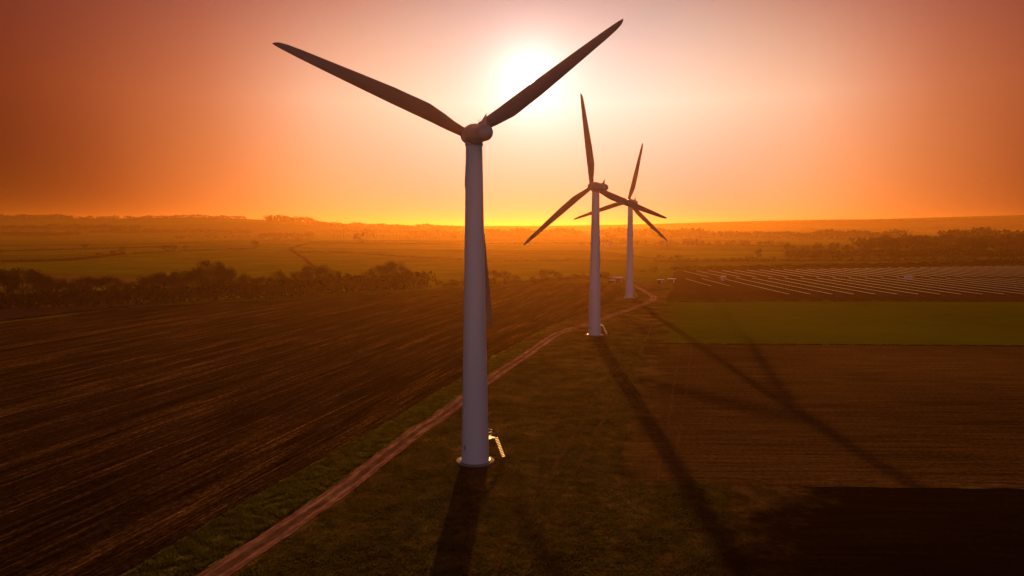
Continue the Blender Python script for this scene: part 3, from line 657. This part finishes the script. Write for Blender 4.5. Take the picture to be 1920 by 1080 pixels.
def solar_row(x, y0, y1, label, group):
    ln = round((y1 - y0) / 2) * 2; t = empty('solar_panel_row', (x, y0, 0), label, 'solar panels', group)
    if ln not in PROW:
        A = R(24); Rm = Matrix.Translation((0, ln / 2, 1.75)) @ Matrix.Rotation(A, 4, 'Y')
        pa = MB().box((0, 0, 0), (3.4, ln, .05), Rm).build('panel_array', M_PV)
        er = MB().box((-1.75, 0, .02), (.10, ln + .1, .13), Rm).build('edge_rail', M_RAIL)
        sf = MB()
        for k in range(int(ln // 5) + 1):
            yy = min(1 + k * 5, ln - 1); sf.tube([(-.9, yy, 0), (-.9, yy, 2.1)], .05, 5); sf.tube([(1.0, yy, 0), (1.0, yy, 1.28)], .05, 5)
        sf = sf.build('support_posts', M_POST); sf['kind'] = 'stuff'
        PROW[ln] = (pa, er, sf)
        for o in PROW[ln]: o.parent = t
    else:
        for s in PROW[ln]:
            c = s.copy(); C.objects.link(c); c.parent = t
solar_row(119.2, 431, 494, 'first short solar panel row at the left front corner of the solar farm', 'solar panel rows in the front block')
solar_row(130.3, 431, 494, 'second short solar panel row at the left front corner of the solar farm', 'solar panel rows in the front block')
for i in range(20): solar_row(144.5 + 11.1 * i, 376, 502, f'{ordi(i)} long solar panel row from the left in the front block', 'solar panel rows in the front block')
for i in range(31):
    x = 139.5 + 11.1 * i; solar_row(x, 512, 588 + (x - 140) * .25, f'{ordi(i)} solar panel row from the left in the back block', 'solar panel rows in the back block')

# ------------------------------------------------------------------ cabins and farm buildings
M_WALLD = simple('dark_timber_boards', (.09, .045, .022), .8, .2); M_WALLR = simple('brick_wall', (.28, .12, .07), .85, .2)
M_ROOF = simple('pale_metal_roof', (.60, .56, .50), .32, .6); M_ROOFT = simple('clay_tiles', (.18, .08, .05), .7, .3); M_WIN = simple('window_glass', (.03, .03, .04), .1, .6)
M_WHITE = simple('white_render', (.62, .58, .52), .7, .3)
def cabin(px, py, sx, sy, hz_, label, rz=0, wall=None, gable=0.0, roof=None, name='cabin', cat='cabin', chimney=False):
    p = P(px, py); t = empty(name, (p.x, p.y, p.z), label, cat, None, rz)
    MB().box((0, 0, hz_ / 2), (sx, sy, hz_)).build('wall', wall or M_WALLD, t)
    rf = MB(); e = .18
    if gable:
        a, b = sx / 2 + e, sy / 2 + e
        rf.add([(-a, -b, hz_ + .01), (a, -b, hz_ + .01), (a, b, hz_ + .01), (-a, b, hz_ + .01), (-a, 0, hz_ + gable), (a, 0, hz_ + gable)], [(0, 1, 5, 4), (3, 4, 5, 2), (0, 4, 3), (1, 2, 5), (0, 3, 2, 1)])
    else: rf.box((0, 0, hz_ + .08), (sx + 2 * e, sy + 2 * e, .14))
    ro = rf.build('roof', roof or M_ROOF, t)
    if chimney: MB().box((sx * .3, 0, hz_ + gable), (.8, .6, 1.6)).build('chimney', M_WALLR, ro)
    d = MB().box((sx * .2, -sy / 2 - .03, hz_ * .38), (.95, .06, hz_ * .74)).build('door', M_DOOR, t)
    for k in (-.32, -.05): MB().box((sx * k, -sy / 2 - .03, hz_ * .6), (sx * .14, .05, hz_ * .25)).build('window', M_WIN, t)
    return t
cabin(1157, 528.5, 7.0, 6.0, 2.6, 'farm shed with sunlit pale roof between the two rear towers', R(35), gable=1.1, name='shed', cat='shed')
cabin(1147.5, 531, 4.2, 3.4, 1.9, 'small lean-to shed at the front left of the sunlit shed', R(35), gable=.6, name='shed', cat='shed')
cabin(1238.5, 530.5, 4.0, 2.8, 2.1, 'smaller dark cabin with white flat roof right of the farthest tower')
cabin(1259.5, 530.5, 5.4, 3.0, 2.7, 'larger dark cabin with pale flat roof at the solar farm corner')
cabin(1356.5, 525.5, 2.8, 2.4, 2.9, 'pale inverter cabin between rows at the left of the solar farm', wall=M_WHITE)
cabin(1703, 526, 4.6, 2.4, 3.1, 'pale inverter cabin between the solar blocks on the right', wall=M_WHITE)
cabin(1297, 459.5, 30, 10, 6, 'hazy farmhouse with long roof beside the pointed conifers', R(5), M_WALLR, 5, M_ROOFT, 'farmhouse', 'house', True)
cabin(1243, 460.5, 22, 9, 5, 'hazy farmhouse left of the pointed conifers', R(-8), M_WALLR, 4, M_ROOFT, 'farmhouse', 'house', True)
cabin(1140, 461.5, 16, 9, 5, 'pale farmhouse between the two rear towers near the horizon', R(12), M_WHITE, 4, M_ROOFT, 'farmhouse', 'house', True)

# ------------------------------------------------------------------ grass and stubble blades
def inside(pts, poly):
    x, y = pts[:, 0], pts[:, 1]; r = np.zeros(len(pts), bool); j = len(poly) - 1
    for i in range(len(poly)):
        xi, yi = poly[i]; xj, yj = poly[j]; c = ((yi > y) != (yj > y)) & (x < (xj - xi) * (y - yi) / (yj - yi + 1e-12) + xi); r ^= c; j = i
    return r
def blades(name, poly_px, n, hmin, hmax, wd, mat, seed, clump=0.0, rowdir=None, rowgap=.5, per=3, ymax=None, exclude=()):
    rng = np.random.default_rng(seed); poly = [(P(*p).x, P(*p).y) for p in poly_px]; pa = np.array(poly); lo, hi = pa.min(0), pa.max(0)
    lo = np.maximum(lo, (-130, 45)); hi = np.minimum(hi, (150, ymax or 260))
    pts = []; tot = 0
    while tot < n:
        u = lo + rng.random((n * 2, 2)) * (hi - lo); keep = rng.random(len(u)) < np.minimum(1, (80 / u[:, 1]) ** 1.5)
        keep &= np.abs(u[:, 0]) < u[:, 1] * .75 + 6
        if rowdir is not None:
            nn = np.array((-math.sin(rowdir), math.cos(rowdir))); s = u @ nn; ri = np.round(s / rowgap); u = u - np.outer(s - ri * rowgap, nn) * .6
            al = u @ np.array((math.cos(rowdir), math.sin(rowdir))); hsh = np.modf(np.abs(np.sin(ri * 12.9898 + np.floor(al / 9 + ri * .37) * 78.233) * 43758.5))[0]; hs2 = np.modf(np.abs(np.sin(np.floor(s / 9) * 3.7 + np.floor(al / 40) * 1.3) * 951.1))[0]
            keep &= rng.random(len(u)) < hsh ** 2 * (.25 + hs2)
        if clump:
            k = np.sin(u[:, 0] * 1.3 + 2 * np.sin(u[:, 1] * .7)) * np.sin(u[:, 1] * 1.1 + 1.5 * np.sin(u[:, 0] * .5)); keep &= rng.random(len(u)) < .5 + clump * k
        u = u[keep & inside(u, poly)]
        for ex in exclude: u = u[~inside(u, ex)]
        pts.append(u); tot += len(u)
    u = np.concatenate(pts)[:n]; u = np.repeat(u, per, 0) + rng.normal(size=(n * per, 2)) * .10; m = len(u)
    h = hmin + (hmax - hmin) * rng.random(m) ** 1.5; a = rng.random(m) * 6.283; ln = h * (rng.random(m) - .2) * .9; a2 = rng.random(m) * 6.283
    b = np.stack((u[:, 0], u[:, 1], np.full(m, .0)), 1); d = np.stack((np.cos(a), np.sin(a), np.zeros(m)), 1) * wd
    tip = b + np.stack((np.cos(a2) * ln, np.sin(a2) * ln, h), 1)
    V = np.stack((b - d, b + d, tip), 1).reshape(-1, 3); o = tri_obj(name, V, mat); tag(o, kind='stuff'); return o
_tr = [P(*p) for p in TRK[:12]]; _ex = [(p.x - 2.3, p.y) for p in _tr] + [(p.x + 2.3, p.y) for p in _tr[::-1]]
blades('verge_grass', [(100, 1150), (233, 1080), (467, 937), (640, 843), (867, 707), (973, 643), (1010, 640), (823, 770), (700, 858), (533, 972), (376, 1070), (260, 1150)], 34000, .12, .42, .06, M_VBLADE, 1, .5, exclude=(_ex,))
blades('plot_grass', [(400, 1110), (533, 1005), (640, 938), (790, 820), (930, 715), (1040, 640), (1190, 590), (1215, 645), (1190, 760), (1150, 900), (1370, 905), (1350, 1120)], 80000, .05, .24, .05, M_BLADEG, 2, .35, exclude=(_ex,))
blades('crop_residue', PLE[:10] + [(600, 640), (0, 700), (-400, 800), (-400, 1120)], 60000, .02, .12, .06, M_STRAW, 3, .35, FUR, .9, 2)
